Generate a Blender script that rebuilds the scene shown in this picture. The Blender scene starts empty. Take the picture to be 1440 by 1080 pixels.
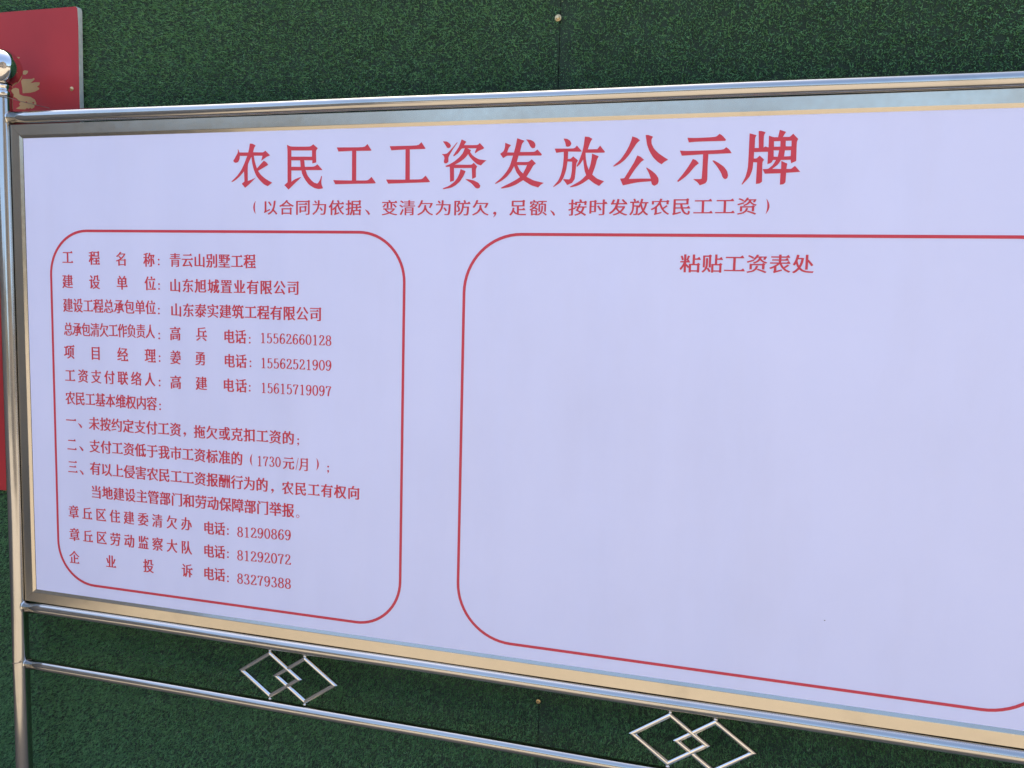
import bpy, bmesh, math, random
import numpy as np
from mathutils import Vector, Matrix

random.seed(7)
rng = np.random.default_rng(11)
SC = bpy.context.scene
COL = SC.collection
Z0 = 2.25            # height of the banner's top edge above the ground; plane coordinates below are relative to it

# ------------------------------------------------------------------ camera, world, sun, exposure
cam_d = bpy.data.cameras.new('camera')
cam = bpy.data.objects.new('camera', cam_d); COL.objects.link(cam)
cam_d.sensor_width = 36.0; cam_d.lens = 30.0; cam_d.clip_start = 0.02; cam_d.clip_end = 2000.0
RIGHT = Vector((0.96197513, 0.27185794, 0.02640281))
DOWN = Vector((0.05226067, -0.08831839, -0.9947204))
FWD = Vector((-0.26809078, 0.95827612, -0.09916758))
rot = Matrix((RIGHT, -DOWN, -FWD)).transposed()
cam.matrix_world = Matrix.Translation((2.06324659, -2.04822103, -0.42641254 + Z0)) @ rot.to_4x4()
SC.camera = cam

SUN_EL = math.radians(60.0); SUN_ROT = math.radians(-40.0)
world = bpy.data.worlds.new('World'); SC.world = world; world.use_nodes = True
wn = world.node_tree; wn.nodes.clear()
sky = wn.nodes.new('ShaderNodeTexSky'); sky.sky_type = 'NISHITA'; sky.sun_disc = False
sky.sun_elevation = SUN_EL; sky.sun_rotation = SUN_ROT; sky.air_density = 1.0; sky.dust_density = 3.0; sky.ozone_density = 1.5
bg = wn.nodes.new('ShaderNodeBackground'); bg.inputs['Strength'].default_value = 0.13
wo = wn.nodes.new('ShaderNodeOutputWorld')
wn.links.new(sky.outputs[0], bg.inputs[0]); wn.links.new(bg.outputs[0], wo.inputs[0])
sun_d = bpy.data.lights.new('sun', 'SUN'); sun_d.energy = 3.2; sun_d.angle = math.radians(0.5); sun_d.color = (1.0, 0.94, 0.85)
sun = bpy.data.objects.new('sun', sun_d); COL.objects.link(sun)
to_sun = Vector((math.sin(SUN_ROT) * math.cos(SUN_EL), math.cos(SUN_ROT) * math.cos(SUN_EL), math.sin(SUN_EL)))
sun.rotation_euler = to_sun.to_track_quat('Z', 'Y').to_euler(); sun.location = (0, 3, 8)
SC.view_settings.view_transform = 'Standard'; SC.view_settings.look = 'None'
SC.view_settings.exposure = 1.87; SC.view_settings.gamma = 1.0; SC.view_settings.use_curve_mapping = False

TITLE = [[[[[7468,-325],[7556,-334],[7643,-384],[7603,-431],[7563,-554],[7873,-567],[7936,-520],[8078,-646],[7968,-685],[7809,-785],[7849,-651],[7587,-646],[7610,-768],[7646,-893],[7684,-979],[7809,-854],[7888,-783],[7967,-822],[8022,-892],[7888,-958],[7716,-1045],[7784,-1136],[7903,-1234],[8029,-1304],[8140,-1358],[8005,-1449],[7887,-1399],[7744,-1273],[7656,-1169],[7585,-1016],[7538,-850],[7515,-673],[7458,-765],[7402,-882],[7399,-1307],[7520,-1271],[7648,-1217],[7455,-1388],[7318,-1484],[7217,-1378],[7298,-1317],[7288,-1053],[7150,-1190],[7037,-1272],[6931,-1327],[6893,-1319],[7070,-1175],[7200,-1024],[7297,-846],[7387,-647],[7162,-643],[7153,-732],[7112,-801],[7039,-825],[6983,-806],[6959,-770],[7024,-675],[7090,-572],[7106,-524],[7098,-462],[7122,-483],[7151,-552],[7419,-558],[7447,-448]]],[]],[[[[8580,-384],[8696,-434],[9259,-447],[9351,-388],[9481,-492],[9428,-551],[9437,-854],[9322,-877],[9322,-796],[9087,-791],[9107,-960],[9376,-961],[9475,-902],[9613,-1039],[9605,-1052],[9130,-1045],[9177,-1175],[9285,-1298],[9378,-1374],[9470,-1395],[9515,-1355],[9561,-1274],[9583,-1200],[9606,-1207],[9584,-1356],[9600,-1437],[9638,-1519],[9516,-1538],[9378,-1510],[9224,-1420],[9116,-1296],[9023,-1139],[9007,-1053],[8709,-1049],[8710,-1339],[8806,-1279],[8984,-1220],[8992,-1234],[8806,-1388],[8627,-1544],[8502,-1426],[8596,-1352],[8595,-541]]],[[[8709,-532],[9313,-545],[9314,-704],[8709,-692]],[[8709,-787],[8968,-792],[8984,-958],[8709,-953]]]],[[[[10026,-483],[10801,-496],[10893,-416],[11008,-577],[10978,-586],[10580,-581],[10583,-1329],[10913,-1333],[11015,-1243],[11134,-1393],[11120,-1410],[9987,-1417],[9930,-1313],[10205,-1322],[10463,-1328],[10461,-579],[10072,-587]]],[]],[[[[11510,-484],[12282,-485],[12373,-404],[12489,-563],[12460,-573],[12062,-574],[12071,-1322],[12399,-1321],[12500,-1229],[12620,-1378],[12606,-1395],[11477,-1418],[11420,-1315],[11694,-1321],[11950,-1323],[11944,-573],[11556,-587]]],[]],[[[[12947,-396],[13052,-401],[13130,-454],[13163,-506],[13146,-551],[13104,-569],[13055,-555],[13026,-503]],[[13324,-426],[13334,-439],[13223,-584],[13128,-737],[13099,-800],[13101,-904],[13049,-941],[13000,-934],[12978,-895],[12997,-811],[12982,-760],[12918,-704],[13002,-708],[13065,-697],[13181,-583]],[[13440,-361],[13565,-419],[13505,-501],[13862,-509],[13916,-459],[14035,-582],[14001,-607],[13886,-649],[13805,-709],[13791,-679],[13833,-587],[13596,-579],[13694,-633],[13667,-670],[13738,-761],[13891,-853],[14096,-882],[14029,-932],[13956,-1005],[13852,-967],[13741,-876],[13656,-785],[13620,-720],[13546,-809],[13410,-909],[13273,-973],[13716,-984],[13769,-934],[13861,-1025],[13828,-1089],[13833,-1287],[13737,-1327],[13720,-1061],[13253,-1054],[13260,-1364],[13156,-1395],[13141,-1020],[13043,-1025],[13022,-999],[13133,-962],[13271,-887],[13407,-780],[13488,-679],[13527,-578],[13445,-583],[13350,-702],[13241,-771],[13226,-751],[13294,-650],[13374,-536]],[[13428,-1083],[13560,-1136],[13514,-1245],[13420,-1385],[13311,-1474],[13187,-1538],[12977,-1572],[12970,-1549],[13130,-1492],[13268,-1396],[13349,-1294],[13402,-1179]],[[13551,-1329],[13641,-1334],[13779,-1363],[13904,-1423],[13954,-1494],[13935,-1551],[13880,-1564],[13825,-1544],[13726,-1440]]],[]],[[[[14870,-368],[15055,-432],[14994,-504],[14950,-697],[15316,-704],[15385,-646],[15500,-761],[15487,-791],[14917,-785],[14876,-936],[15176,-941],[15251,-876],[15357,-977],[15291,-1030],[15224,-1149],[15130,-1292],[15316,-1384],[15570,-1444],[15494,-1486],[15433,-1552],[15249,-1497],[15047,-1374],[14866,-1480],[14696,-1539],[14496,-1571],[14496,-1541],[14694,-1451],[14863,-1365],[14967,-1299],[14872,-1184],[14811,-1035],[14743,-1155],[14632,-1288],[14492,-1388],[14342,-1458],[14332,-1440],[14504,-1300],[14629,-1154],[14710,-1007],[14775,-780],[14619,-780],[14527,-836],[14446,-733],[14530,-675],[14564,-588],[14570,-468],[14719,-531],[14663,-590],[14624,-699],[14795,-707],[14840,-541]],[[15097,-400],[15217,-416],[15302,-465],[15339,-539],[15320,-604],[15265,-619],[15215,-589],[15163,-488]]],[[[14892,-1010],[15136,-1014],[15096,-1107],[15040,-1213],[14955,-1131]]]],[[[[16027,-403],[16113,-411],[16190,-459],[16223,-525],[16200,-577],[16140,-602],[16091,-588],[16072,-502]],[[15817,-635],[16298,-645],[16357,-574],[16480,-708],[16464,-721],[16150,-712],[16145,-885],[16211,-884],[16277,-828],[16397,-923],[16358,-994],[16345,-1204],[16330,-1362],[16271,-1454],[16149,-1499],[16106,-1439],[16041,-1359],[16200,-1368],[16232,-1322],[16254,-1164],[16254,-953],[16141,-944],[16116,-1135],[16060,-1320],[15988,-1438],[15812,-1549],[15805,-1536],[15925,-1397],[15989,-1252],[16031,-1055],[16044,-831],[16040,-715],[15855,-735]],[[16544,-370],[16642,-379],[16725,-426],[16674,-516],[16625,-669],[16855,-670],[16919,-589],[17043,-739],[17019,-755],[16574,-749],[16585,-880],[16618,-1038],[16663,-1150],[16700,-1039],[16727,-870],[16730,-772],[16894,-834],[16851,-924],[16828,-1041],[16755,-1263],[16867,-1356],[17044,-1423],[16992,-1469],[16927,-1529],[16803,-1467],[16671,-1367],[16518,-1470],[16383,-1528],[16234,-1557],[16219,-1540],[16367,-1462],[16488,-1391],[16606,-1274],[16561,-1155],[16520,-905],[16454,-1009],[16381,-1076],[16367,-1053],[16418,-943],[16492,-734],[16526,-552]]],[]],[[[[17676,-394],[17782,-429],[17861,-488],[17787,-551],[17701,-684],[17614,-824],[17513,-938],[17397,-1027],[17266,-1083],[17246,-1070],[17420,-924],[17532,-758],[17606,-617],[17653,-490]],[[17986,-370],[18054,-371],[18160,-412],[18124,-475],[18134,-578],[18198,-694],[18306,-799],[18426,-878],[18532,-946],[18444,-993],[18382,-1049],[18288,-990],[18180,-886],[18089,-743],[18024,-588]],[[17812,-834],[17892,-868],[17974,-940],[17910,-977],[17760,-1162],[17630,-1374],[17913,-1368],[18149,-1374],[18097,-1244],[18027,-1121],[18046,-1119],[18167,-1194],[18261,-1272],[18324,-1363],[18334,-1440],[18310,-1504],[18234,-1540],[18180,-1509],[18158,-1432],[17837,-1454],[17496,-1522],[17424,-1365],[17523,-1356],[17641,-1160],[17740,-994]]],[]],[[[[18950,-457],[19140,-468],[19592,-456],[19669,-384],[19740,-432],[19819,-522],[19802,-546],[19396,-547],[19144,-550],[18986,-562]],[[18791,-744],[18963,-757],[19762,-748],[19834,-688],[19904,-742],[19961,-825],[19441,-837],[19436,-1066],[19445,-1433],[19403,-1496],[19279,-1539],[19225,-1469],[19120,-1394],[19272,-1399],[19316,-1387],[19323,-1128],[19322,-837],[18841,-860]],[[19093,-940],[19163,-961],[19236,-1038],[19145,-1112],[19025,-1263],[18927,-1357],[18784,-1457],[18758,-1438],[18897,-1261],[18993,-1122],[19052,-1022]],[[19536,-986],[19567,-978],[19670,-1032],[19799,-1122],[19879,-1224],[19906,-1325],[19887,-1388],[19838,-1406],[19786,-1368],[19744,-1260],[19649,-1120]]],[]],[[[[20332,-393],[20483,-436],[20456,-495],[20459,-720],[20549,-722],[20526,-346],[20594,-348],[20679,-376],[20644,-447],[20652,-715],[20696,-690],[20735,-710],[20761,-711],[20754,-456],[20864,-492],[20953,-494],[20983,-332],[21119,-381],[21055,-490],[21207,-494],[21273,-424],[21386,-543],[21359,-607],[21370,-1023],[21265,-1073],[21250,-995],[21045,-997],[20986,-1094],[20864,-1191],[21056,-1194],[21052,-1017],[21183,-1078],[21170,-1195],[21272,-1197],[21350,-1129],[21472,-1265],[21169,-1280],[21168,-1496],[21119,-1535],[21049,-1541],[21048,-1289],[20709,-1294],[20658,-1194],[20780,-1190],[20872,-1106],[20936,-996],[20872,-994],[20843,-1053],[20755,-1084],[20753,-809],[20451,-809],[20452,-954],[20510,-955],[20578,-891],[20679,-984],[20643,-1036],[20658,-1471],[20611,-1510],[20527,-1520],[20528,-1041],[20446,-1033],[20438,-1191],[20382,-1362],[20228,-1533],[20214,-1519],[20291,-1361],[20333,-1163],[20335,-833]]],[[[20871,-580],[21009,-580],[21013,-701],[20876,-703]],[[21123,-576],[21247,-576],[21252,-700],[21127,-699]],[[20875,-781],[20992,-784],[20971,-924],[20882,-920]],[[21116,-786],[21246,-786],[21246,-916],[21104,-920]]]]]
LINES = [
[["P","(",7595,-2006,357,412],["R","以合同为依据",7861,-2011,10725,-2032,427,387],["P","、",10919,-2138,127,140],["R","变清欠为防欠",11310,-2034,14184,-2043,427,380],["P",",",14345,-2185,139,147],["R","足额",14721,-2042,15658,-2045,423,377],["P","、",15820,-2165,119,124],["R","按时发放农民工工资",16210,-2047,20573,-2023,427,386],["P",")",20819,-2024,350,340]],
[["R","粘贴工资表处",18919,-3342,21874,-3315,449,421]],
[["R","工程名称",1283,-3411,4416,-3452,359,394],["P",":",4556,-3499,158,187],["R","青云山别墅工程",4918,-3445,7620,-3451,351,379]],
[["R","建设单位",1261,-4108,4438,-4108,355,396],["P",":",4555,-4179,159,188],["R","山东旭城置业有限公司",4907,-4148,8940,-4134,355,378]],
[["R","建设工程总承包单位",1268,-4796,4426,-4781,325,398],["P",":",4537,-4867,160,188],["R","山东泰实建筑工程有限公司",4929,-4826,9608,-4811,354,379]],
[["R","总承包清欠工作负责人",1271,-5493,4390,-5456,299,396],["P",":",4537,-5567,161,189],["R","高兵",4895,-5492,6085,-5468,341,385],["R","电话",6623,-5509,7319,-5493,335,379],["P",":",7440,-5576,155,177],["D","15562660128",7763,-5497,9903,-5492,0,282]],
[["R","项目经理",1260,-6158,4402,-6150,351,399],["P",":",4540,-6208,161,189],["R","姜勇",4899,-6158,6041,-6150,331,387],["R","电话",6631,-6177,7331,-6164,335,381],["P",":",7459,-6219,156,177],["D","15562521909",7777,-6177,9907,-6156,0,284]],
[["R","工资支付联络人",1272,-6848,4380,-6819,345,393],["P",":",4528,-6903,162,190],["R","高建",4888,-6863,6071,-6844,348,381],["R","电话",6594,-6858,7332,-6840,341,375],["P",":",7434,-6894,157,178],["D","15615719097",7781,-6858,9911,-6842,0,286]],
[["R","农民工基本维权内容",1267,-7513,4418,-7511,328,395],["P",":",4531,-7581,163,190]],
[["R","一",1266,-8181,1608,-8172,342,399],["P","、",1766,-8303,127,152],["R","未按约定支付工资",2074,-8218,5211,-8208,360,390],["P",",",5340,-8311,142,164],["R","拖欠或克扣工资的",5647,-8219,8794,-8195,354,374],["P",";",8922,-8270,156,173]],
[["R","二",1298,-8902,1597,-8898,320,401],["P","、",1790,-8988,128,152],["R","支付工资低于我市工资标准的",2080,-8890,7194,-8888,358,387],["P","(",7463,-8882,359,403],["D","1730",7652,-8897,8388,-8879,0,287],["R","元",8458,-8900,8795,-8887,338,351],["P","/",8886,-8884,334,368],["R","月",8958,-8894,9246,-8891,297,368],["P",")",9516,-8850,351,384],["P",";",9825,-8952,156,169]],
[["R","三",1293,-9572,1626,-9562,333,403],["P","、",1780,-9700,128,153],["R","有以上侵害农民工工资报酬行为的",2080,-9552,7988,-9565,365,388],["P",",",8134,-9695,140,155],["R","农民工有权向",8433,-9589,10754,-9539,342,368]],
[["R","当地建设主管部门和劳动保障部门举报",2096,-10254,8797,-10208,361,388],["P","。",8912,-10340,111,122]],
[["R","章丘区住建委清欠办",1274,-10935,5534,-10908,346,391],["R","电话",5925,-10963,6613,-10929,334,379],["P",":",6716,-10990,164,184],["D","81290869",7014,-10960,8704,-10896,0,298]],
[["R","章丘区劳动监察大队",1282,-11623,5525,-11601,347,393],["R","电话",5918,-11630,6608,-11608,335,381],["P",":",6711,-11658,165,184],["D","81292072",7009,-11632,8704,-11589,0,300]],
[["R","企业投诉",1261,-12322,5538,-12279,348,395],["R","电话",5910,-12297,6603,-12270,336,383],["P",":",6706,-12361,166,185],["D","83279388",7005,-12306,8705,-12272,0,302]],
]
MOTIF = [[[-1139,1922],[-1078,1982],[-743,1968],[-644,1994],[-634,1948],[-787,1846],[-590,1869],[-442,1853],[-456,1786],[-556,1728],[-459,1693],[-480,1648],[-639,1592],[-797,1567],[-1093,1563],[-1099,1719]],[[-1110,2185],[-989,2235],[-860,2211],[-886,2144],[-974,2101],[-1072,2121]],[[-1310,2643],[-1152,2626],[-1185,2591],[-1272,2589]],[[-1707,1664],[-1506,1703],[-1345,1735],[-1227,1693],[-1213,1536],[-1077,1484],[-802,1443],[-647,1360],[-592,1265],[-594,1203],[-673,1184],[-655,1143],[-775,1084],[-805,1123],[-893,1095],[-952,1121],[-1012,1080],[-1210,1093],[-1369,1113],[-1199,1192],[-1244,1250],[-1183,1301],[-1318,1415],[-1513,1516]]]
MOTIF_HOLES = [[[-996,1313],[-964,1321],[-933,1305],[-930,1277],[-966,1265],[-997,1279]],[[-736,1285],[-705,1293],[-674,1277],[-671,1249],[-707,1238],[-738,1251]]]

# ------------------------------------------------------------------ materials
class NT:
    def __init__(s, name):
        s.m = bpy.data.materials.new(name); s.m.use_nodes = True
        s.t = s.m.node_tree; s.b = s.t.nodes['Principled BSDF']
    def n(s, kind, **kw):
        nd = s.t.nodes.new(kind)
        for k, v in kw.items():
            if hasattr(nd, k) and k not in nd.inputs: setattr(nd, k, v)
            else: nd.inputs[k].default_value = v
        return nd
    def l(s, a, b): s.t.links.new(a, b)
    def coord(s, scale=(1, 1, 1)):
        tc = s.n('ShaderNodeTexCoord'); mp = s.n('ShaderNodeMapping'); mp.inputs['Scale'].default_value = scale
        s.l(tc.outputs['Object'], mp.inputs[0]); return mp.outputs[0]
    def noise(s, scale, detail=3, sc=(1, 1, 1), rough=0.5):
        nd = s.n('ShaderNodeTexNoise'); nd.inputs['Scale'].default_value = scale
        nd.inputs['Detail'].default_value = detail; nd.inputs['Roughness'].default_value = rough
        s.l(s.coord(sc), nd.inputs['Vector']); return nd.outputs['Fac']
    def ramp(s, fac, stops):
        r = s.n('ShaderNodeValToRGB'); e = r.color_ramp.elements
        while len(e) < len(stops): e.new(0.5)
        for i, (p, c) in enumerate(stops):
            e[i].position = p; e[i].color = (*c, 1) if len(c) == 3 else c
        s.l(fac, r.inputs[0]); return r.outputs[0]
    def bump(s, h, strength, dist, prev=None):
        b = s.n('ShaderNodeBump'); b.inputs['Strength'].default_value = strength; b.inputs['Distance'].default_value = dist
        s.l(h, b.inputs['Height'])
        if prev: s.l(prev, b.inputs['Normal'])
        return b.outputs[0]

def g3(v): return (v, v, v)

def steel(name, base, r0, r1, waves=0.0, stretch=(1, 1, 1)):
    t = NT(name); b = t.b
    b.inputs['Metallic'].default_value = 1.0
    n1 = t.noise(7, 6, (1, 1, 1), 0.65); n2 = t.noise(60, 3, stretch)
    t.l(t.ramp(n1, [(0.28, tuple(c * 0.84 for c in base)), (0.42, tuple(c * 0.96 for c in base)), (0.75, base)]), b.inputs['Base Color'])
    mx = t.n('ShaderNodeMath', operation='MULTIPLY_ADD'); mx.inputs[1].default_value = r1 - r0; mx.inputs[2].default_value = r0
    t.l(n2, mx.inputs[0]); t.l(mx.outputs[0], b.inputs['Roughness'])
    nr = t.bump(t.noise(2.6, 2), waves, 0.02)
    t.l(nr, b.inputs['Normal'])
    return t.m
M_TUBE = steel('polished_steel', (0.50, 0.485, 0.455), 0.11, 0.19, 0.22)
M_BALL = steel('mirror_steel', (0.72, 0.70, 0.67), 0.04, 0.08, 0.02)
M_CHAN = steel('satin_steel', (0.52, 0.485, 0.415), 0.12, 0.26, 0.16)
M_ORN = steel('ornament_steel', (0.74, 0.73, 0.70), 0.08, 0.18, 0.04)

def banner_mat(name, col, spec=0.35):
    t = NT(name); b = t.b
    n = t.noise(3.0, 3)
    # faint dust film and hand marks, streaked downwards
    n2 = t.noise(1.3, 7, (3.0, 1, 0.8), 0.62)
    mx = t.n('ShaderNodeMix', data_type='RGBA', blend_type='MULTIPLY'); mx.inputs[0].default_value = 1.0
    t.l(t.ramp(n, [(0.3, tuple(c * 0.965 for c in col)), (0.7, col)]), mx.inputs[6])
    t.l(t.ramp(n2, [(0.34, (0.975, 0.97, 0.965)), (0.52, (1, 1, 1))]), mx.inputs[7])
    t.l(mx.outputs[2], b.inputs['Base Color'])
    b.inputs['Roughness'].default_value = 0.42; b.inputs['Specular IOR Level'].default_value = spec
    nr = t.bump(t.noise(1.0, 2, (5.0, 1, 0.5)), 0.6, 0.03)          # soft upright stretch folds
    nr = t.bump(t.noise(7.0, 3), 0.25, 0.004, nr)
    nr = t.bump(t.noise(900, 1), 0.10, 0.0003, nr)
    t.l(nr, b.inputs['Normal'])
    return t.m
M_BANNER = banner_mat('banner_vinyl', (0.715, 0.745, 0.985))
M_INK = banner_mat('red_ink', (0.63, 0.058, 0.085), 0.3)

def simple(name, col, rough=0.6, metal=0.0, var=0.12, scale=30, bump=0.0):
    t = NT(name); b = t.b
    t.l(t.ramp(t.noise(scale, 4), [(0.3, tuple(c * (1 - var) for c in col)), (0.7, tuple(min(1, c * (1 + var)) for c in col))]), b.inputs['Base Color'])
    b.inputs['Roughness'].default_value = rough; b.inputs['Metallic'].default_value = metal
    if bump: t.l(t.bump(t.noise(scale * 3, 4), bump, 0.002), b.inputs['Normal'])
    return t.m
M_RED = simple('faded_red_print', (0.40, 0.032, 0.036), 0.5, 0, 0.12, 4, 0.05)
M_RED.node_tree.nodes['Principled BSDF'].inputs['Specular IOR Level'].default_value = 0.3
M_GOLD = simple('gold_print', (0.47, 0.30, 0.12), 0.5, 0, 0.08, 20)
M_FOAM = simple('pale_foam_edge', (0.70, 0.74, 0.70), 0.8, 0, 0.12, 60, 0.4)
M_BRASS = simple('brass_screw', (0.62, 0.46, 0.24), 0.3, 1.0, 0.2, 300)
M_WIRE = simple('rusty_wire', (0.30, 0.25, 0.20), 0.5, 0.7, 0.3, 100)
M_WALL = simple('grey_render', (0.30, 0.29, 0.27), 0.9, 0, 0.2, 8, 0.5)
M_DARK = simple('turf_backing', (0.022, 0.045, 0.030), 0.95, 0, 0.2, 30)
M_SPECK = simple('dark_speck', (0.04, 0.03, 0.03), 0.8)

def turf_mat():
    t = NT('turf_blade'); b = t.b
    at = t.n('ShaderNodeAttribute'); at.attribute_name = 'tint'
    c1 = t.ramp(at.outputs['Fac'], [(0.0, (0.110, 0.270, 0.110)), (0.5, (0.165, 0.395, 0.165)), (0.9, (0.220, 0.480, 0.215)), (1.0, (0.40, 0.53, 0.35))])
    t.l(c1, b.inputs['Base Color'])
    b.inputs['Roughness'].default_value = 0.55; b.inputs['Specular IOR Level'].default_value = 0.22
    return t.m
M_TURF = turf_mat()

def ground_mat():
    t = NT('dusty_ground'); b = t.b
    c = t.ramp(t.noise(0.7, 6, rough=0.6), [(0.25, (0.24, 0.200, 0.150)), (0.6, (0.315, 0.268, 0.203)), (0.85, (0.37, 0.32, 0.25))])
    t.l(c, b.inputs['Base Color']); b.inputs['Roughness'].default_value = 0.95
    t.l(t.bump(t.noise(25, 6), 0.5, 0.02), b.inputs['Normal'])
    return t.m
M_GROUND = ground_mat()

def hill_mat():
    t = NT('added_hill'); b = t.b
    c = t.ramp(t.noise(0.12, 6, rough=0.65), [(0.3, (0.035, 0.036, 0.024)), (0.7, (0.085, 0.070, 0.050))])
    t.l(c, b.inputs['Base Color']); b.inputs['Roughness'].default_value = 1.0
    return t.m
M_HILL = hill_mat()

# ------------------------------------------------------------------ helpers
def props(o, label=None, cat=None, group=None, kind=None):
    if label: o['label'] = label
    if cat: o['category'] = cat
    if group: o['group'] = group
    if kind: o['kind'] = kind
    return o
def empty(name, loc):
    o = bpy.data.objects.new(name, None); COL.objects.link(o); o.location = loc; return o
def world_loc(o):
    v = Vector(o.location)
    while o.parent: o = o.parent; v += Vector(o.location)
    return v
def link(name, me, mat, parent=None, smooth=False):
    """me is in world coordinates; shifted under its parent's location"""
    me.materials.clear(); me.materials.append(mat)
    if smooth: me.shade_smooth()
    o = bpy.data.objects.new(name, me); COL.objects.link(o)
    if parent:
        me.transform(Matrix.Translation(-world_loc(parent))); o.parent = parent
    return o
def from_bm(bm):
    me = bpy.data.meshes.new('m'); bmesh.ops.recalc_face_normals(bm, faces=bm.faces[:]); bm.to_mesh(me); bm.free(); return me
def pyd(v, f):
    me = bpy.data.meshes.new('m'); me.from_pydata(v, [], f); me.update(); return me

def box_bm(bm, x0, x1, y0, y1, z0, z1, bev=0.0):
    r = bmesh.ops.create_cube(bm, size=1.0)
    for v in r['verts']:
        v.co = Vector((x0 + (v.co.x + .5) * (x1 - x0), y0 + (v.co.y + .5) * (y1 - y0), z0 + (v.co.z + .5) * (z1 - z0)))
    if bev:
        es = list({e for v in r['verts'] for e in v.link_edges})
        bmesh.ops.bevel(bm, geom=es, offset=bev, segments=2, affect='EDGES', profile=0.5)

def sweep(pts, r, seg=24, caps=True):
    """tube through points"""
    bm = bmesh.new(); rings = []
    pts = [Vector(p) for p in pts]
    prev = None
    for i, p in enumerate(pts):
        d = ((pts[min(i + 1, len(pts) - 1)] - pts[max(i - 1, 0)])).normalized()
        ref = Vector((0, 0, 1)) if abs(d.z) < 0.9 else Vector((0, 1, 0))
        a = d.cross(ref).normalized() if prev is None else (prev - d * prev.dot(d)).normalized()
        prev = a; b = d.cross(a)
        rings.append([bm.verts.new(p + (a * math.cos(t) + b * math.sin(t)) * r) for t in [2 * math.pi * k / seg for k in range(seg)]])
    for A, B in zip(rings, rings[1:]):
        for k in range(seg): bm.faces.new((A[k], A[(k + 1) % seg], B[(k + 1) % seg], B[k]))
    if caps: bm.faces.new(rings[0]); bm.faces.new(rings[-1])
    return from_bm(bm)

def lathe(x, y, prof, seg=48):
    bm = bmesh.new(); rings = []
    for r, z in prof:
        if r < 1e-6: rings.append([bm.verts.new((x, y, z))])
        else: rings.append([bm.verts.new((x + r * math.cos(2 * math.pi * k / seg), y + r * math.sin(2 * math.pi * k / seg), z)) for k in range(seg)])
    for A, B in zip(rings, rings[1:]):
        for k in range(seg):
            k2 = (k + 1) % seg
            if len(A) == 1: bm.faces.new((A[0], B[k], B[k2]))
            elif len(B) == 1: bm.faces.new((A[k], B[0], A[k2]))
            else: bm.faces.new((A[k], B[k], B[k2], A[k2]))
    return from_bm(bm)

# ------------------------------------------------------------------ printed lettering
def fill_loops(loops):
    """closed 2-D outlines (metres in the banner plane, holes included) -> one flat mesh in the XZ plane"""
    cu = bpy.data.curves.new('outline', 'CURVE'); cu.dimensions = '2D'; cu.fill_mode = 'BOTH'
    for lp in loops:
        s = cu.splines.new('POLY'); s.points.add(len(lp) - 1); s.use_cyclic_u = True
        for p, (a, b) in zip(s.points, lp): p.co = (a, b, 0, 1)
    o = bpy.data.objects.new('tmp', cu)
    me = bpy.data.meshes.new_from_object(o)
    bpy.data.objects.remove(o)
    return me
def print_mesh(loops, y=-0.0006):
    me = fill_loops(loops)
    n = len(me.vertices); co = np.empty(n * 3, 'f'); me.vertices.foreach_get('co', co); co = co.reshape(-1, 3)
    out = np.stack([co[:, 0], np.full(n, y), co[:, 1] + Z0], 1).astype('f')
    me.vertices.foreach_set('co', out.ravel()); me.update()
    return me

def area(lp): return 0.5 * sum(a[0] * b[1] - b[0] * a[1] for a, b in zip(lp, lp[1:] + lp[:1]))
_fc = {}
def glyph(ch):
    """outline loops of a character in em units, solid on the left of the travel direction"""
    if ch in _fc: return _fc[ch]
    c = bpy.data.curves.new('t', 'FONT'); c.body = ch; c.fill_mode = 'NONE'; c.resolution_u = 3
    o = bpy.data.objects.new('t', c)
    me = bpy.data.meshes.new_from_object(o)
    adj = {}
    for e in me.edges:
        a, b = e.vertices; adj.setdefault(a, []).append(b); adj.setdefault(b, []).append(a)
    seen = set(); loops = []
    for s in adj:
        if s in seen: continue
        lp = [s]; seen.add(s); cur = s
        while True:
            nx = [k for k in adj[cur] if k not in seen]
            if not nx: break
            cur = nx[0]; seen.add(cur); lp.append(cur)
        pts = [(me.vertices[i].co.x, me.vertices[i].co.y) for i in lp]
        cl = []
        for p in pts:
            if not cl or abs(p[0] - cl[-1][0]) + abs(p[1] - cl[-1][1]) > 1e-4: cl.append(p)
        if len(cl) > 2: loops.append(cl)
    bpy.data.objects.remove(o); bpy.data.meshes.remove(me)
    # orient: even nesting -> counter-clockwise, odd -> clockwise
    def inside(p, lp):
        r = False
        for (x1, y1), (x2, y2) in zip(lp, lp[1:] + lp[:1]):
            if (y1 > p[1]) != (y2 > p[1]) and p[0] < (x2 - x1) * (p[1] - y1) / (y2 - y1) + x1: r = not r
        return r
    res = []
    for i, lp in enumerate(loops):
        d = sum(inside(lp[0], q) for j, q in enumerate(loops) if j != i)
        if (area(lp) > 0) != (d % 2 == 0): lp = lp[::-1]
        res.append(lp)
    _fc[ch] = res
    return res

def merge_collinear(lp):
    out = []
    n = len(lp)
    for i in range(n):
        a, b, c = lp[i - 1], lp[i], lp[(i + 1) % n]
        d1 = (b[0] - a[0], b[1] - a[1]); d2 = (c[0] - b[0], c[1] - b[1])
        l = math.hypot(*d1) * math.hypot(*d2)
        if l > 0 and abs(d1[0] * d2[1] - d1[1] * d2[0]) / l < 0.02 and d1[0] * d2[0] + d1[1] * d2[1] > 0: continue
        out.append(b)
    return out if len(out) > 2 else lp

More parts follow.
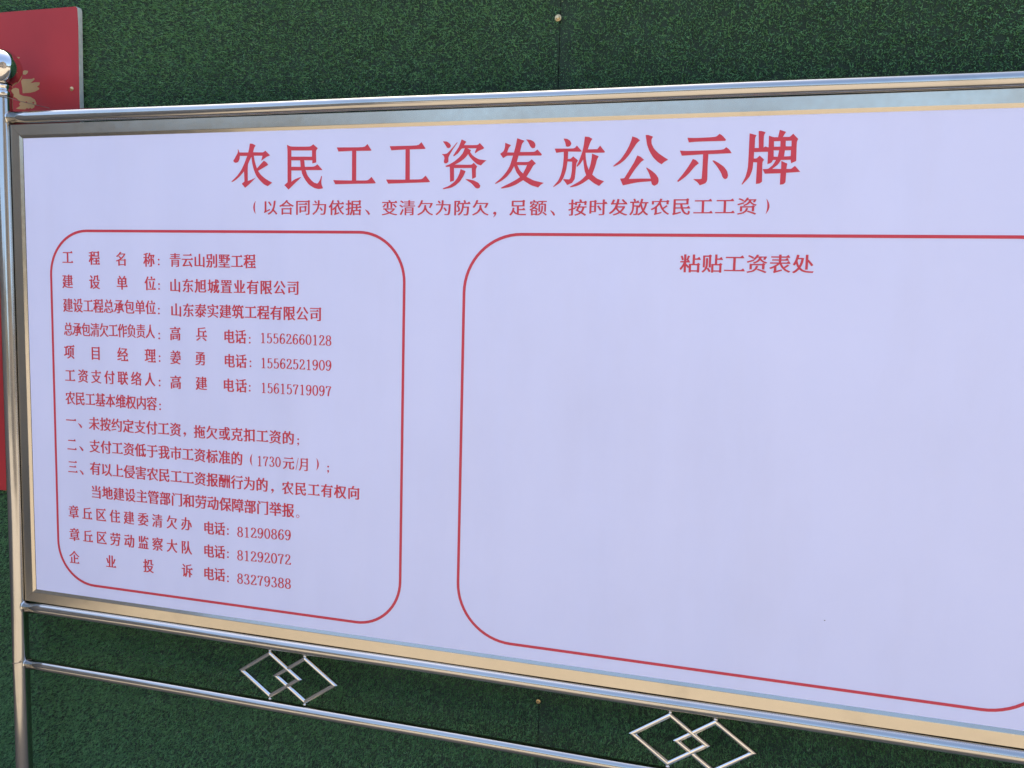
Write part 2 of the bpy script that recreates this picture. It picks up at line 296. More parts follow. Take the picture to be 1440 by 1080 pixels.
def offset(lp, ax, ay):
    n = len(lp); out = []
    def nrm(p, q):
        dx, dy = q[0] - p[0], q[1] - p[1]; l = math.hypot(dx, dy) or 1e-9
        return dy / l, -dx / l
    for i in range(n):
        n1 = nrm(lp[i - 1], lp[i]); n2 = nrm(lp[i], lp[(i + 1) % n])
        d1 = ax * n1[0] ** 2 + ay * n1[1] ** 2; d2 = ax * n2[0] ** 2 + ay * n2[1] ** 2
        det = n1[0] * n2[1] - n1[1] * n2[0]
        if abs(det) < 0.25:
            sx, sy = n1[0] + n2[0], n1[1] + n2[1]; l = math.hypot(sx, sy) or 1e-9
            dx, dy = sx / l * (d1 + d2) / 2, sy / l * (d1 + d2) / 2
        else:
            dx = (d1 * n2[1] - d2 * n1[1]) / det; dy = (n1[0] * d2 - n2[0] * d1) / det
        m = 2.5 * max(abs(ax), abs(ay)); l = math.hypot(dx, dy)
        if l > m: dx, dy = dx * m / l, dy * m / l
        out.append((lp[i][0] + dx, lp[i][1] + dy))
    return out

def songify(lp, k):
    """right ends of level strokes get the small peak of a Song face"""
    n = len(lp); out = []
    skip = set()
    def vec(i, j): return lp[j % n][0] - lp[i % n][0], lp[j % n][1] - lp[i % n][1]
    ends = {}
    for i in range(n):           # end edge i -> i+1 going up, edge before going right, edge after going left
        a = vec(i - 1, i); b = vec(i, i + 1); c = vec(i + 1, i + 2)
        if a[0] > 0.11 and abs(a[1]) < 0.1 * a[0] and 0.02 < b[1] < 0.11 and abs(b[0]) < 0.03 and c[0] < -0.11 and abs(c[1]) < 0.1 * -c[0]:
            ends[i] = 'end'
        elif b[1] > 0.11 and abs(b[0]) < 0.1 * b[1] and c[0] < -0.11 and abs(c[1]) < 0.1 * -c[0]:
            ends[i] = 'corner'
    i = 0
    mark = {}
    for i, t in ends.items():
        if t == 'end':
            B = lp[i]; T = lp[(i + 1) % n]
            mark[i] = [(B[0] + 0.03 * k, B[1])]
            mark[(i + 1) % n] = [(T[0] - 0.045 * k, T[1] + 0.075 * k), (T[0] - 0.125 * k, T[1] + 0.004)]
        else:
            T = lp[(i + 1) % n]
            if (i + 1) % n in mark: continue
            mark[(i + 1) % n] = [(T[0], T[1] - 0.06 * k), (T[0] + 0.035 * k, T[1] - 0.015 * k), (T[0] - 0.035 * k, T[1] + 0.05 * k), (T[0] - 0.10 * k, T[1] + 0.002)]
    for i in range(n): out += mark.get(i, [lp[i]])
    return out

def loops_mesh_area(loops):
    me = fill_loops(loops); v = sum(p.area for p in me.polygons); bpy.data.meshes.remove(me); return v
_sg = {}
def song(ch):
    """a Song-like cut: level strokes thinned, peaks on their right ends; falls back when an outline would cross itself"""
    if ch not in _sg:
        raw = [merge_collinear(l) for l in glyph(ch)]
        dense = sum(area(l) for l in raw) > 0.27
        for ay, peaks in ((-0.001 if dense else -0.007, True), (0.0, True), (0.0, False)):
            res = []
            for lp in raw:
                outer = area(lp) > 0
                if ay: lp = offset(lp, 0.004, ay)
                if outer and peaks: lp = songify(lp, 1.0)
                res.append(lp)
            tot = sum(area(l) for l in res)
            if abs(loops_mesh_area(res) - tot) < 0.004 * tot: break
        _sg[ch] = res
    return _sg[ch]

def catmull(P, n=7):
    out = []
    for i in range(len(P) - 1):
        p0, p1, p2, p3 = P[max(i - 1, 0)], P[i], P[i + 1], P[min(i + 2, len(P) - 1)]
        for k in range(n):
            t = k / n
            out.append(tuple(0.5 * (2 * b + (c - a_) * t + (2 * a_ - 5 * b + 4 * c - d) * t * t + (3 * b - a_ - 3 * c + d) * t ** 3) for a_, b, c, d in zip(p0, p1, p2, p3)))
    return out + [P[-1]]
def ell(cx, cy, rx, ry): return [(cx + rx * math.sin(2 * math.pi * k / 26), cy + ry * math.cos(2 * math.pi * k / 26)) for k in range(27)]
S6 = [(.35, .585), (.30, .665), (.21, .67), (.12, .55), (.075, .33), (.11, .11), (.21, .025), (.31, .07), (.365, .19), (.34, .34), (.25, .405), (.155, .365), (.10, .26)]
DIG = {'0': ([ell(.22, .35, .155, .325)], []),
 '1': ([[(.10, .60), (.17, .625), (.235, .68)], [(.225, .68), (.225, .02)], [(.10, .018), (.35, .018)]], []),
 '2': ([catmull([(.10, .53), (.11, .62), (.20, .67), (.31, .62), (.33, .50), (.26, .35), (.14, .18), (.065, .05)]), [(.06, .045), (.375, .045)], [(.365, .03), (.39, .15)]], [(.105, .53, .035)]),
 '3': ([catmull([(.10, .56), (.13, .64), (.21, .675), (.31, .61), (.31, .48), (.25, .385), (.17, .365)]), catmull([(.17, .365), (.28, .335), (.36, .22), (.33, .08), (.22, .025), (.12, .04), (.08, .12)])], [(.105, .56, .033), (.09, .13, .033)]),
 '5': ([[(.13, .655), (.355, .655)], [(.13, .67), (.11, .36)], catmull([(.11, .36), (.17, .42), (.27, .42), (.355, .32), (.35, .14), (.26, .035), (.14, .03), (.08, .10)])], [(.095, .12, .033)]),
 '6': ([catmull(S6)], [(.335, .59, .033)]),
 '7': ([[(.075, .53), (.095, .66)], [(.085, .65), (.375, .65)], catmull([(.37, .65), (.29, .47), (.225, .27), (.20, .02)])], []),
 '8': ([ell(.22, .52, .125, .15), ell(.22, .19, .15, .17)], []),
 '9': ([catmull([(.44 - a_, .70 - b) for a_, b in S6])], [(.44 - .335, .70 - .59, .033)])}
def digit(ch):
    """serif numeral as short ribbons, heavy where the pen runs upright: list of convex polygons"""
    polys = []
    strokes, dots = DIG[ch]
    for st in strokes:
        rows = []
        for i, q in enumerate(st):
            p0 = st[max(i - 1, 0)]; p1 = st[min(i + 1, len(st) - 1)]
            if p0 == p1: p1 = (p0[0] + 1e-6, p0[1])
            dx, dy = p1[0] - p0[0], p1[1] - p0[1]; l = math.hypot(dx, dy) or 1e-9
            w = 0.5 * (0.042 + 0.050 * abs(dy / l) ** 1.5)
            rows.append(((q[0] - dy / l * w, q[1] + dx / l * w), (q[0] + dy / l * w, q[1] - dx / l * w)))
        for A, B in zip(rows, rows[1:]): polys.append([A[0], A[1], B[1], B[0]])
    for cx, cy, rr in dots: polys.append([(cx + rr * math.cos(2 * math.pi * k / 10), cy + rr * math.sin(2 * math.pi * k / 10)) for k in range(10)])
    return polys
def place(loops, x0, x1, y0, y1, tx0, tx1, ty0, ty1):
    sx = (tx1 - tx0) / (x1 - x0); sy = (ty1 - ty0) / (y1 - y0)
    return [[(tx0 + (a - x0) * sx, ty0 + (b - y0) * sy) for a, b in lp] for lp in loops]
def bbox(loops):
    xs = [p[0] for l in loops for p in l]; ys = [p[1] for l in loops for p in l]
    return min(xs), max(xs), min(ys), max(ys)
# em frame of the fallback face, measured on a full-height character
_gx0, _gx1, _gy0, _gy1 = bbox(glyph('国'))
EM = (bbox(glyph('国'))[1] - bbox(glyph('国'))[0]) / 0.83
ECX = (_gx0 + _gx1) / 2; ECY = (_gy0 + _gy1) / 2
def mark_loops(kind, x, z, h, w):
    cir = lambda cx, cz, r, n=12, cw=1: [(cx + cw * r * w / h * math.cos(2 * math.pi * k / n), cz + r * math.sin(2 * math.pi * k / n)) for k in range(n)]
    drop = lambda cx, cz, s: [(cx - .35 * s, cz + .30 * s), (cx - .1 * s, cz + .5 * s), (cx + .25 * s, cz + .42 * s), (cx + .38 * s, cz + .1 * s), (cx + .2 * s, cz - .3 * s), (cx - .25 * s, cz - .75 * s), (cx - .32 * s, cz - .68 * s), (cx + .02 * s, cz - .15 * s), (cx - .25 * s, cz - .05 * s), (cx - .4 * s, cz + .1 * s)]
    if kind == ':': return [cir(x, z + h * .42, h * .16), cir(x, z - h * .42, h * .16)]
    if kind == ';': return [cir(x, z + h * .42, h * .16), drop(x, z - h * .42, h * .5)]
    if kind == ',': return [drop(x, z, h * .8)]
    if kind == '、': return [[(x - .55 * w, z + .5 * h), (x - .45 * w, z + .56 * h), (x + .1 * w, z + .2 * h), (x + .42 * w, z - .25 * h), (x + .35 * w, z - .52 * h), (x + .12 * w, z - .5 * h), (x - .15 * w, z - .05 * h)]]
    if kind == '。': return [cir(x, z, h * .42, 16), cir(x, z, h * .30, 16, -1)]
    if kind == '/': return [[(x - .12 * h, z - .5 * h), (x - .07 * h, z - .5 * h), (x + .15 * h, z + .5 * h), (x + .10 * h, z + .5 * h)]]
    if kind in '()':
        s = 1 if kind == '(' else -1; pts = []
        for k in range(9):
            t = -1 + k / 4; pts.append((x + s * h * (.13 - .22 * (1 - t * t)), z + t * h * .5))
        for k in range(9):
            t = 1 - k / 4; pts.append((x + s * h * (.13 - .085 * (1 - t * t)), z + t * h * .5))
        return [pts]
BOLD = 0.025
def line_parts(segs, bold=BOLD):
    """list of (outline loops, sideways shifts that make the upright strokes heavy)"""
    out = []
    for s in segs:
        v = [q * 1e-4 for q in s[2:]]
        if s[0] == 'R':
            xl, zl, xr, zr, w, h = v; n = len(s[1])
            em_w = w / 0.93; em_h = h / 0.93
            for i, ch in enumerate(s[1]):
                t = i / (n - 1) if n > 1 else 0.0
                cx = xl + w / 2 + (xr - xl - w) * t if n > 1 else (xl + xr) / 2
                cz = zl + (zr - zl) * (cx - xl) / max(1e-6, xr - xl)
                b = bold * em_w
                out.append(([[(cx + (a - ECX) / EM * em_w, cz + (b_ - ECY) / EM * em_h) for a, b_ in lp] for lp in song(ch)], (-b, 0.0, b)))
        elif s[0] == 'D':
            xl, zl, xr, zr, _, h = v; n = len(s[1]); adv = (xr - xl) / (n - 0.12)
            for i, ch in enumerate(s[1]):
                cx = xl + adv * (i + 0.44); cz = zl + (zr - zl) * i / max(1, n - 1)
                out.append((('polys', [[(cx + (a - 0.22) / 0.44 * adv * 0.98, cz + (b - 0.35) / 0.70 * h) for a, b in pl] for pl in digit(ch)]), (0.0,)))
        else:
            out.append((mark_loops(s[1], *v), (0.0,)))
    return out

def rounded_ring(x0, x1, z0, z1, r, t):
    def ring(d):
        pts = []
        for cx, cz, a0 in ((x1 - r, z1 - r, 0), (x0 + r, z1 - r, 90), (x0 + r, z0 + r, 180), (x1 - r, z0 + r, 270)):
            for k in range(17):
                a = math.radians(a0 + 90 * k / 16); pts.append((cx + (r + d) * math.cos(a), cz + (r + d) * math.sin(a)))
        return pts
    return [ring(t / 2), ring(-t / 2)[::-1]]

# ------------------------------------------------------------------ setting: ground, unseen hill ring added for the steel to reflect
def ground():
    n = 60; xs = [-200 + 400 * i / n for i in range(n + 1)]
    v = [(x, y, 0.0) for y in xs for x in xs]
    f = [(j * (n + 1) + i, j * (n + 1) + i + 1, (j + 1) * (n + 1) + i + 1, (j + 1) * (n + 1) + i) for j in range(n) for i in range(n)]
    props(link('ground', pyd(v, f), M_GROUND), kind='structure')
ground()
def added_hills():  # unseen ring of high ground, added as a dark horizon in reflections
    v = []; f = []; n = 180; rows = 6
    for j in range(rows):
        for i in range(n + 1):
            a = math.pi * 2 * i / n
            base = 90 + 14 * j
            hgt = [0, 14, 22, 26, 20, 0][j] * (0.75 + 0.35 * math.sin(3 * a + 1) + 0.18 * math.sin(11 * a) + 0.08 * math.sin(29 * a + j))
            v.append((base * math.cos(a), base * math.sin(a), max(-0.5, hgt) - 0.2))
    for j in range(rows - 1):
        for i in range(n):
            f.append((j * (n + 1) + i, j * (n + 1) + i + 1, (j + 1) * (n + 1) + i + 1, (j + 1) * (n + 1) + i))
    props(link('added_hills', pyd(v, f), M_HILL, smooth=True), kind='structure')
added_hills()

# ------------------------------------------------------------------ the wall under its green artificial turf
YT = 0.140                     # turf backing plane
SEAM = 1.5535
WALL_TOP = 0.62 + Z0
wall = empty('boundary_wall', (1.5, 0.25, 0.0))
props(wall, 'long tall wall clad in dark green artificial turf behind the steel notice board', 'wall', kind='thing')
bm = bmesh.new(); box_bm(bm, -7.0, 9.0, 0.152, 0.36, 0.0, WALL_TOP, 0.004)
link('wall_body', from_bm(bm), M_WALL, wall)

def turf_blades(x0, x1, z0, z1, dens, flat_x):
    n = int((x1 - x0) * (z1 - z0) * dens)
    x = rng.uniform(x0, x1, n); z = rng.uniform(z0, z1, n)
    # tufted rows: gather blades a little into clumps
    cx_ = np.round(x / 0.006); cz_ = np.round(z / 0.006)
    jx = np.sin(cx_ * 12.99 + cz_ * 78.23) * 0.0018; jz = np.sin(cx_ * 39.4 + cz_ * 11.1) * 0.0018
    x += (cx_ * 0.006 + jx - x) * 0.25; z += (cz_ * 0.006 + jz - z) * 0.25
    # missing tufts, and a pressed, thin strip along the right side of the seam
    hsh = np.sin(np.round(x / 0.0045) * 127.1 + np.round(z / 0.0045) * 311.7) * 43758.5453; hsh -= np.floor(hsh)
    strip = np.where(x > flat_x, np.clip(1 - (x - flat_x) / 0.055, 0, 1), np.clip(1 - (flat_x - x) / 0.012, 0, 1))
    keep = (hsh > 0.085) & (rng.random(n) > 0.50 * strip)
    x = x[keep]; z = z[keep]; n = len(x); strip = strip[keep]
    mot = (np.sin(x * 7.3 + 1.7 * np.sin(z * 4.1)) + np.sin(z * 9.1 + 2.3 * np.sin(x * 3.7)) + np.sin(x * 23 + z * 17) * 0.6) / 2.6
    ln = rng.uniform(0.007, 0.0125, n) * (1 + 0.10 * mot)
    ln *= 1 - 0.45 * strip
    ang = rng.uniform(0, 2 * np.pi, n); tilt = np.radians(rng.uniform(5, 58, n))
    lean_z = -0.20
    d = np.stack([np.sin(tilt) * np.cos(ang), -np.cos(tilt), np.sin(tilt) * np.sin(ang) + lean_z], 1)
    d /= np.linalg.norm(d, axis=1)[:, None]
    base = np.stack([x, np.full(n, YT), z], 1)
    wa = rng.uniform(0, 2 * np.pi, n)
    wv = np.stack([np.cos(wa), np.zeros(n), np.sin(wa)], 1) * (rng.uniform(0.0006, 0.0012, n))[:, None]
    tip = base + d * ln[:, None]
    V = np.empty((n, 3, 3), 'f'); V[:, 0] = base - wv; V[:, 1] = base + wv; V[:, 2] = tip
    me = bpy.data.meshes.new('blades')
    me.vertices.add(n * 3); me.vertices.foreach_set('co', V.reshape(-1))
    me.loops.add(n * 3); me.loops.foreach_set('vertex_index', np.arange(n * 3, dtype='i'))
    me.polygons.add(n); me.polygons.foreach_set('loop_start', np.arange(0, n * 3, 3, dtype='i')); me.polygons.foreach_set('loop_total', np.full(n, 3, 'i'))
    tint = np.clip(0.45 + 0.22 * rng.standard_normal(n) + 0.08 * mot, 0, 0.93)
    tint[rng.random(n) < 0.004] = 1.0
    at = me.attributes.new('tint', 'FLOAT', 'POINT'); at.data.foreach_set('value', np.repeat(tint, 3).astype('f'))
    me.update(); me.validate()
    return me

def turf_sheet(x0, x1, seam_side):
    bm = bmesh.new(); box_bm(bm, x0, x1, YT, YT + 0.008, 0.02, WALL_TOP - 0.002)
    s = link('turf_sheet', from_bm(bm), M_DARK, wall)
    zmin = 0.02
    dens = 100000 if (x1 > -0.5 and x0 < 3.5) else 12000
    g = link('turf_blades', turf_blades(x0, x1, zmin + 0.003, WALL_TOP, dens, SEAM), M_TURF, s)
    props(g, kind='stuff')
    return s
for k, (a, b) in enumerate(((-0.4485, 1.5515), (1.5535, 3.553))):
    turf_sheet(a, b, 0)
for a in (-2.45, 3.558):
    turf_sheet(a, a + 1.995, 0)

def screw(x, z, y, parent, r=0.0088, lab=None):
    bm = bmesh.new()
    prof = [(0.0, -0.0046), (r * .30, -0.0046), (r * .50, -0.0036), (r * .56, -0.0022), (r * .60, -0.0018), (r * .95, -0.0013), (r, -0.0005), (r, 0.001), (0, 0.001)]
    seg = 20; rings = []
    for rr, yy in prof:
        rings.append([bm.verts.new((x + rr * math.cos(2 * math.pi * k / seg), y + yy, z + rr * math.sin(2 * math.pi * k / seg))) for k in range(seg)] if rr > 0 else [bm.verts.new((x, y + yy, z))])
    for A, B in zip(rings, rings[1:]):
        for k in range(seg):
            k2 = (k + 1) % seg
            if len(A) == 1: bm.faces.new((A[0], B[k], B[k2]))
            elif len(B) == 1: bm.faces.new((A[k], B[0], A[k2]))
            else: bm.faces.new((A[k], B[k], B[k2], A[k2]))
    return link('screw', from_bm(bm), M_BRASS, parent)
screw(1.5490, 0.2830 + Z0, 0.1315, wall)
screw(1.5520, -1.5200 + Z0, 0.1315, wall, 0.0065)
screw(1.5505, -0.62 + Z0, 0.1315, wall)

# unseen wall added at the left to grey the steel's reflections
bm = bmesh.new(); box_bm(bm, -3.0, -2.8, -9.0, 0.13, 0.0, 3.35, 0.004)
o = link('added_side_wall', from_bm(bm), M_WALL)
me = o.data; me.transform(Matrix.Translation((2.9, 4.5, 0))); o.location = (-2.9, -4.5, 0)
props(o, 'plain grey wall added out of view at the left for the steel to reflect', 'wall', kind='thing')

# unseen brick block added across the yard for the posts to mirror
bld = empty('added_building', (12.0, -13.0, 0.0)); props(bld, 'low dark brick building added out of view for the steel frame to reflect', 'building', kind='thing')
BR = simple('dark_brick', (0.17, 0.145, 0.12), 0.9, 0, 0.25, 6)
GL = simple('window_glass', (0.03, 0.035, 0.04), 0.08)
bm = bmesh.new(); box_bm(bm, 8.0, 16.0, -18.0, -6.0, 0.0, 7.4, 0.02); link('wall', from_bm(bm), BR, bld)
bm = bmesh.new(); box_bm(bm, 7.7, 16.3, -18.3, -5.7, 7.402, 7.7, 0.02); link('roof', from_bm(bm), M_WALL, bld)
for i in range(5):
    for zb in (0.9, 4.4):
        y0 = -17.3 + i * 2.3
        bm = bmesh.new(); box_bm(bm, 7.94, 8.02, y0 - 0.06, y0 + 1.36, zb - 0.06, zb + 1.36, 0.01)
        w = link('window', from_bm(bm), M_WALL, bld)
        bm = bmesh.new(); box_bm(bm, 7.925, 7.938, y0, y0 + 1.3, zb, zb + 1.3); link('pane', from_bm(bm), GL, w)

# ------------------------------------------------------------------ red panel behind the left post
panel = empty('slogan_panel', (-0.6, 0.118, Z0 - 1.083))
props(panel, 'faded red panel with gold ornament fixed on the turf behind the left post', 'panel')
v = []; xr_f, xr_b = 0.0990, 0.0968
pf = [(-1.30, -1.083), (xr_f, -1.083), (xr_f + .0005, -0.4), (xr_f - .0005, 0.20), (xr_f + .0012, 0.34), (xr_f - .001, 0.393), (xr_f - .006, 0.3975), (-1.30, 0.3975)]
pb = [(-1.30, -1.083), (xr_b, -1.083), (xr_b, -0.4), (xr_b - .001, 0.20), (xr_b + .0005, 0.33), (xr_b + .001, 0.388), (xr_b - .002, 0.3975), (-1.30, 0.3975)]
n = len(pf)
v = [(a, 0.1130, b + Z0) for a, b in pf] + [(a, 0.1315, b + Z0) for a, b in pb]
f = [tuple(range(n)), tuple(range(2 * n - 1, n - 1, -1))] + [(i, (i + 1) % n, (i + 1) % n + n, i + n) for i in range(n)]
link('foam_core', pyd(v, f), M_FOAM, panel)
v = [(a - (.0006 if a > 0 else 0), 0.1115, b + Z0) for a, b in pf] + [(a - (.0006 if a > 0 else 0), 0.1129, b + Z0) for a, b in pf]
f = [tuple(range(n)), tuple(range(2 * n - 1, n - 1, -1))] + [(i, (i + 1) % n, (i + 1) % n + n, i + n) for i in range(n)]
link('red_face', pyd(v, f), M_RED, panel)
mot_loops = [[(a * 1e-4, b * 1e-4) for a, b in l] for l in MOTIF + MOTIF_HOLES]
link('gold_ornament', print_mesh(mot_loops, 0.1111), M_GOLD, panel)
screw(0.0720, 0.1620 + Z0, 0.1117, panel, 0.0068)

# ------------------------------------------------------------------ the notice board
W = 2.83; H = 1.35; FR = 0.038
board = empty('notice_board', (W / 2, 0.0, 0.0))
props(board, 'large steel framed notice board with pale banner of red Chinese text before the turf wall', 'notice board')

# posts with ball finials
for px in (-0.0680, W + 0.0680):
    p = link('post', lathe(px, 0, [(0.0, 0.0), (0.0243, 0.0), (0.0241, 0.02), (0.0241, Z0 + 0.116), (0.0230, Z0 + 0.121), (0.0, Z0 + 0.123)], 64), M_TUBE, board, True)
    r = 0.0525; zc = Z0 + 0.200
    prof = [(0.0, Z0 + 0.118), (0.0252, Z0 + 0.118), (0.0270, Z0 + 0.122), (0.0270, Z0 + 0.130), (0.0250, Z0 + 0.134), (0.0225, Z0 + 0.137), (0.0225, Z0 + 0.142), (0.0252, Z0 + 0.146), (0.0252, Z0 + 0.150), (0.0225, Z0 + 0.1535)]
    a0 = math.asin(0.0225 / r)
    for k in range(33):
        a = math.pi - a0 - (math.pi - a0) * k / 32
        prof.append((max(0.0, r * math.sin(a)) if k < 32 else 0.0, zc + r * math.cos(a)))
    link('ball_finial', lathe(px, 0, prof, 72), M_BALL, p, True)
    link('base_flange', lathe(px, 0, [(0.0, 0.012), (0.0243, 0.012), (0.055, 0.008), (0.058, 0.0005), (0.0, 0.0005)], 40), M_TUBE, p, True)

# rails
def rail(z, r, x0=-0.0470, x1=W + 0.0470):
    o = link('rail', sweep([(x0 + (x1 - x0) * k / 40, 0, z + Z0 + 0.0006 * math.sin(k * 0.5 + z)) for k in range(41)], r, 40), M_TUBE, board, True)
    for xx in (-0.0435, W + 0.0435):
        bmw = bmesh.new(); seg = 32
        rr = [[bmw.verts.new((xx + dx, (r + dr) * math.cos(2 * math.pi * k / seg), z + Z0 + (r + dr) * math.sin(2 * math.pi * k / seg))) for k in range(seg)] for dx, dr in ((-.004, -.002), (-.0022, .0016), (0.0015, .0014), (.003, -.001))]
        for A, B in zip(rr, rr[1:]):
            for k in range(seg): bmw.faces.new((A[k], A[(k + 1) % seg], B[(k + 1) % seg], B[k]))
        link('weld_bead', from_bm(bmw), M_ORN, o, True)
    return o
rail(0.0575, 0.0180)
rail(-1.4055, 0.0178)
rail(-1.5880, 0.0160)

# mitred channel frame round the banner
OX0, OX1, OZ1, OZ0 = -0.0412, W + 0.0395, 0.0385, -H - 0.0365
prof = [(0.0, 0.045), (0.0, -0.0034), (0.0012, -0.0046), (0.0306, -0.0046), (0.0316, -0.0043), (0.0395, -0.0004), (0.0395, 0.006), (0.0395, 0.045)]
def member(c0, c1, d0, d1):
    """c0, c1 outer corners (x, z); d0, d1 the inward diagonal direction at each"""
    v = []
    dx, dz = c1[0] - c0[0], c1[1] - c0[1]; l = math.hypot(dx, dz); tx, tz = dx / l, dz / l
    g = 0.0003
    N = 25
    for k in range(N):
        t = k / (N - 1)
        for o, y in prof:
            a = (c0[0] + d0[0] * o + tx * g, c0[1] + d0[1] * o + tz * g); b = (c1[0] + d1[0] * o - tx * g, c1[1] + d1[1] * o - tz * g)
            v.append((a[0] + (b[0] - a[0]) * t, y, a[1] + (b[1] - a[1]) * t + Z0))
    m = len(prof)
    f = [(k * m + i, k * m + (i + 1) % m, (k + 1) * m + (i + 1) % m, (k + 1) * m + i) for k in range(N - 1) for i in range(m)]
    f += [tuple(range(m)), tuple(range((N - 1) * m, N * m))]
    bm = bmesh.new(); me = pyd(v, f); bm.from_mesh(me)
    return link('frame_channel', from_bm(bm), M_CHAN, board)
TL, TR, BR, BL = (OX0, OZ1), (OX1, OZ1), (OX1, OZ0), (OX0, OZ0)
member(TL, TR, (1, -1), (-1, -1)); member(TR, BR, (-1, -1), (-1, 1)); member(BR, BL, (-1, 1), (1, 1)); member(BL, TL, (1, 1), (1, -1))
bm = bmesh.new(); box_bm(bm, 0.002, W - 0.002, 0.030, 0.034, Z0 - H + 0.002, Z0 - 0.002)
link('back_plate', from_bm(bm), M_CHAN, board)

# banner and its print
bm = bmesh.new(); box_bm(bm, -0.0002, W + 0.0002, 0.0, 0.0012, Z0 - H - 0.0020, Z0 - 0.0008)
banner = link('banner', from_bm(bm), M_BANNER, board)
def smooth_loop(lp):
    """round the traced corners that turn only gently"""
    out = []; n = len(lp)
    for i in range(n):
        a, b, c = lp[i - 1], lp[i], lp[(i + 1) % n]
        d1 = (b[0] - a[0], b[1] - a[1]); d2 = (c[0] - b[0], c[1] - b[1]); l1 = math.hypot(*d1); l2 = math.hypot(*d2)
        cs = (d1[0] * d2[0] + d1[1] * d2[1]) / (l1 * l2 + 1e-12)
        if cs > 0.62 and l1 > 0.002 and l2 > 0.002:
            out += [(b[0] - d1[0] * .25, b[1] - d1[1] * .25), (b[0] * .5 + (b[0] - d1[0] * .25 + b[0] + d2[0] * .25) * .25, b[1] * .5 + (b[1] - d1[1] * .25 + b[1] + d2[1] * .25) * .25), (b[0] + d2[0] * .25, b[1] + d2[1] * .25)]
        else: out.append(b)
    return out
for outs, holes in TITLE:
    link('title_character', print_mesh([smooth_loop([(a * 1e-4, b * 1e-4) for a, b in l]) for l in outs + holes]), M_INK, banner)
for li, segs in enumerate(LINES):
    V = []; F = []
    for loops, shifts in line_parts(segs, 0.014 if li < 2 else BOLD):
        if loops[0] == 'polys':
            for k, pl in enumerate(loops[1]):
                b0 = len(V); V += [(a, -0.0005 - 0.000004 * k, b + Z0) for a, b in pl]; F.append(tuple(range(b0, b0 + len(pl))))
            continue
        me = fill_loops(loops)
        vs = [v.co.copy() for v in me.vertices]; fs = [tuple(p.vertices) for p in me.polygons]
        for k, dx in enumerate(shifts):
            b0 = len(V); V += [(v.x + dx, -0.0005 - 0.00006 * k, v.y + Z0) for v in vs]; F += [tuple(i + b0 for i in f) for f in fs]
        bpy.data.meshes.remove(me)
    link('printed_line', pyd(V, F), M_INK, banner)
R0 = 0.146
link('printed_border', print_mesh(rounded_ring(0.0861, 1.1959, -1.3103, -0.2648, 0.128, 0.0072)), M_INK, banner)
link('printed_border', print_mesh(rounded_ring(1.3585, 2.744, -1.3112, -0.2680, R0, 0.0072)), M_INK, banner)
bm = bmesh.new(); box_bm(bm, 2.2575, 2.2605, -0.0014, -0.0002, Z0 - 1.1505, Z0 - 1.1490, 0.0003)
link('dirt_speck', from_bm(bm), M_SPECK, banner)

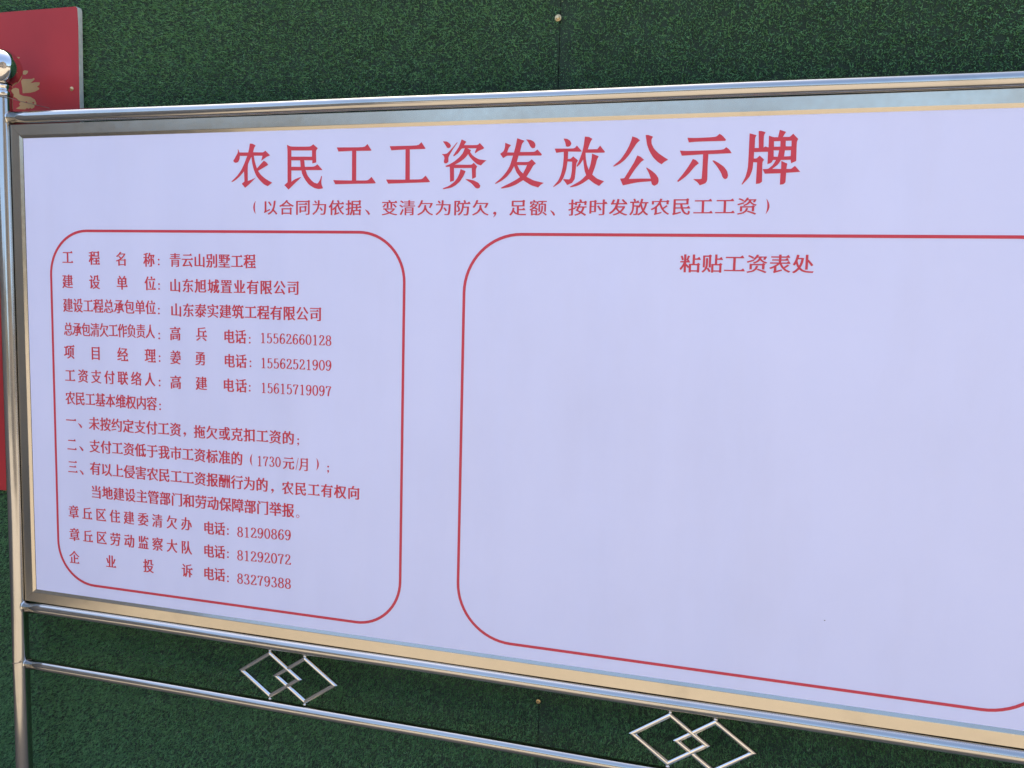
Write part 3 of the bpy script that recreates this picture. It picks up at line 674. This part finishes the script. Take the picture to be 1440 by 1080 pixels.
# double diamond ornaments welded between the two lower rails
def diamond(cx, cz, hw, hh, y, w=0.0130):
    """mitred ring of half-round bar"""
    v = []; f = []
    # profile across the bar: inward distance from the outer edge, depth
    pr = [(0.0, 0.003), (0.0, 0.0), (0.03, -0.0022), (0.13, -0.0044), (0.30, -0.0060), (0.5, -0.0066), (0.70, -0.0060), (0.87, -0.0044), (0.97, -0.0022), (1.0, 0.0), (1.0, 0.003)]
    k = w * math.hypot(hw, hh) / (hw * hh)      # shrink factor for a full bar width
    m = len(pr)
    for c in ((-1, 0), (0, 1), (1, 0), (0, -1)):
        for o, yy in pr:
            s = 1 - k * o
            v.append((cx + c[0] * hw * s, y + yy, cz + c[1] * hh * s + Z0))
    for q in range(4):
        for i in range(m):
            a = q * m + i; b = q * m + (i + 1) % m; q2 = (q + 1) % 4
            f.append((a, b, q2 * m + (i + 1) % m, q2 * m + i))
    bm = bmesh.new(); me = pyd(v, f); bm.from_mesh(me)
    return from_bm(bm)
for cx in (0.861, 1.9715):
    e = empty('diamond_ornament', (0, 0, 0)); e.parent = board
    e.location = Vector((cx, 0, Z0 - 1.4965)) - world_loc(board)
    link('diamond', diamond(cx - 0.0545, -1.4960, 0.1020, 0.0700, -0.0020), M_ORN, e)
    link('diamond', diamond(cx + 0.0545, -1.4965, 0.1020, 0.0700, -0.0012), M_ORN, e)

    for wx, wz, rr in ((cx - .0545, -1.4262, .0046), (cx + .0545, -1.4266, .0052), (cx - .0545, -1.5664, .0050), (cx + .0545, -1.5668, .0044)):
        bm = bmesh.new(); bmesh.ops.create_icosphere(bm, subdivisions=2, radius=rr)
        for v in bm.verts: v.co = Vector((wx + v.co.x * 1.25 + random.uniform(-.0003, .0003), -0.004 + v.co.y * .8, wz + Z0 + v.co.z * .7))
        link('weld_bead', from_bm(bm), M_ORN, e, True)

# bits of tie wire left on the left post
def wire(pts, r, lab):
    o = link('tie_wire', sweep(pts, r, 6), M_WIRE)
    me = o.data; c = Vector(pts[0]); me.transform(Matrix.Translation(-c)); o.location = c
    props(o, lab, 'wire')
zz = Z0 - 1.585
loop = [(-0.068 + 0.0252 * math.cos(a), 0.0252 * math.sin(a), zz + 0.006 * math.sin(a * 1.0 + 2.0)) for a in [math.radians(200 - 12 * k) for k in range(-2, 29)]]
loop += [(-0.034, -0.022, zz + 0.014), (-0.020, -0.034, zz + 0.024), (-0.002, -0.040, zz + 0.030), (0.014, -0.040, zz + 0.033)]
wire(loop, 0.0008, 'thin loose wire wrapped round the left post at the lower rail')
zz = Z0 + 0.118
wire([(-0.20, 0.06, zz + 0.006), (-0.115, -0.018, zz + 0.003)] + [(-0.068 + 0.0282 * math.cos(a), 0.0282 * math.sin(a), zz - 0.002 * k / 4) for k, a in enumerate([math.radians(215 + 16 * k) for k in range(9)])] + [(-0.030, 0.02, zz - 0.008), (0.0, 0.10, zz - 0.012)], 0.0009, 'thin wire pulled across the left post just under its ball')
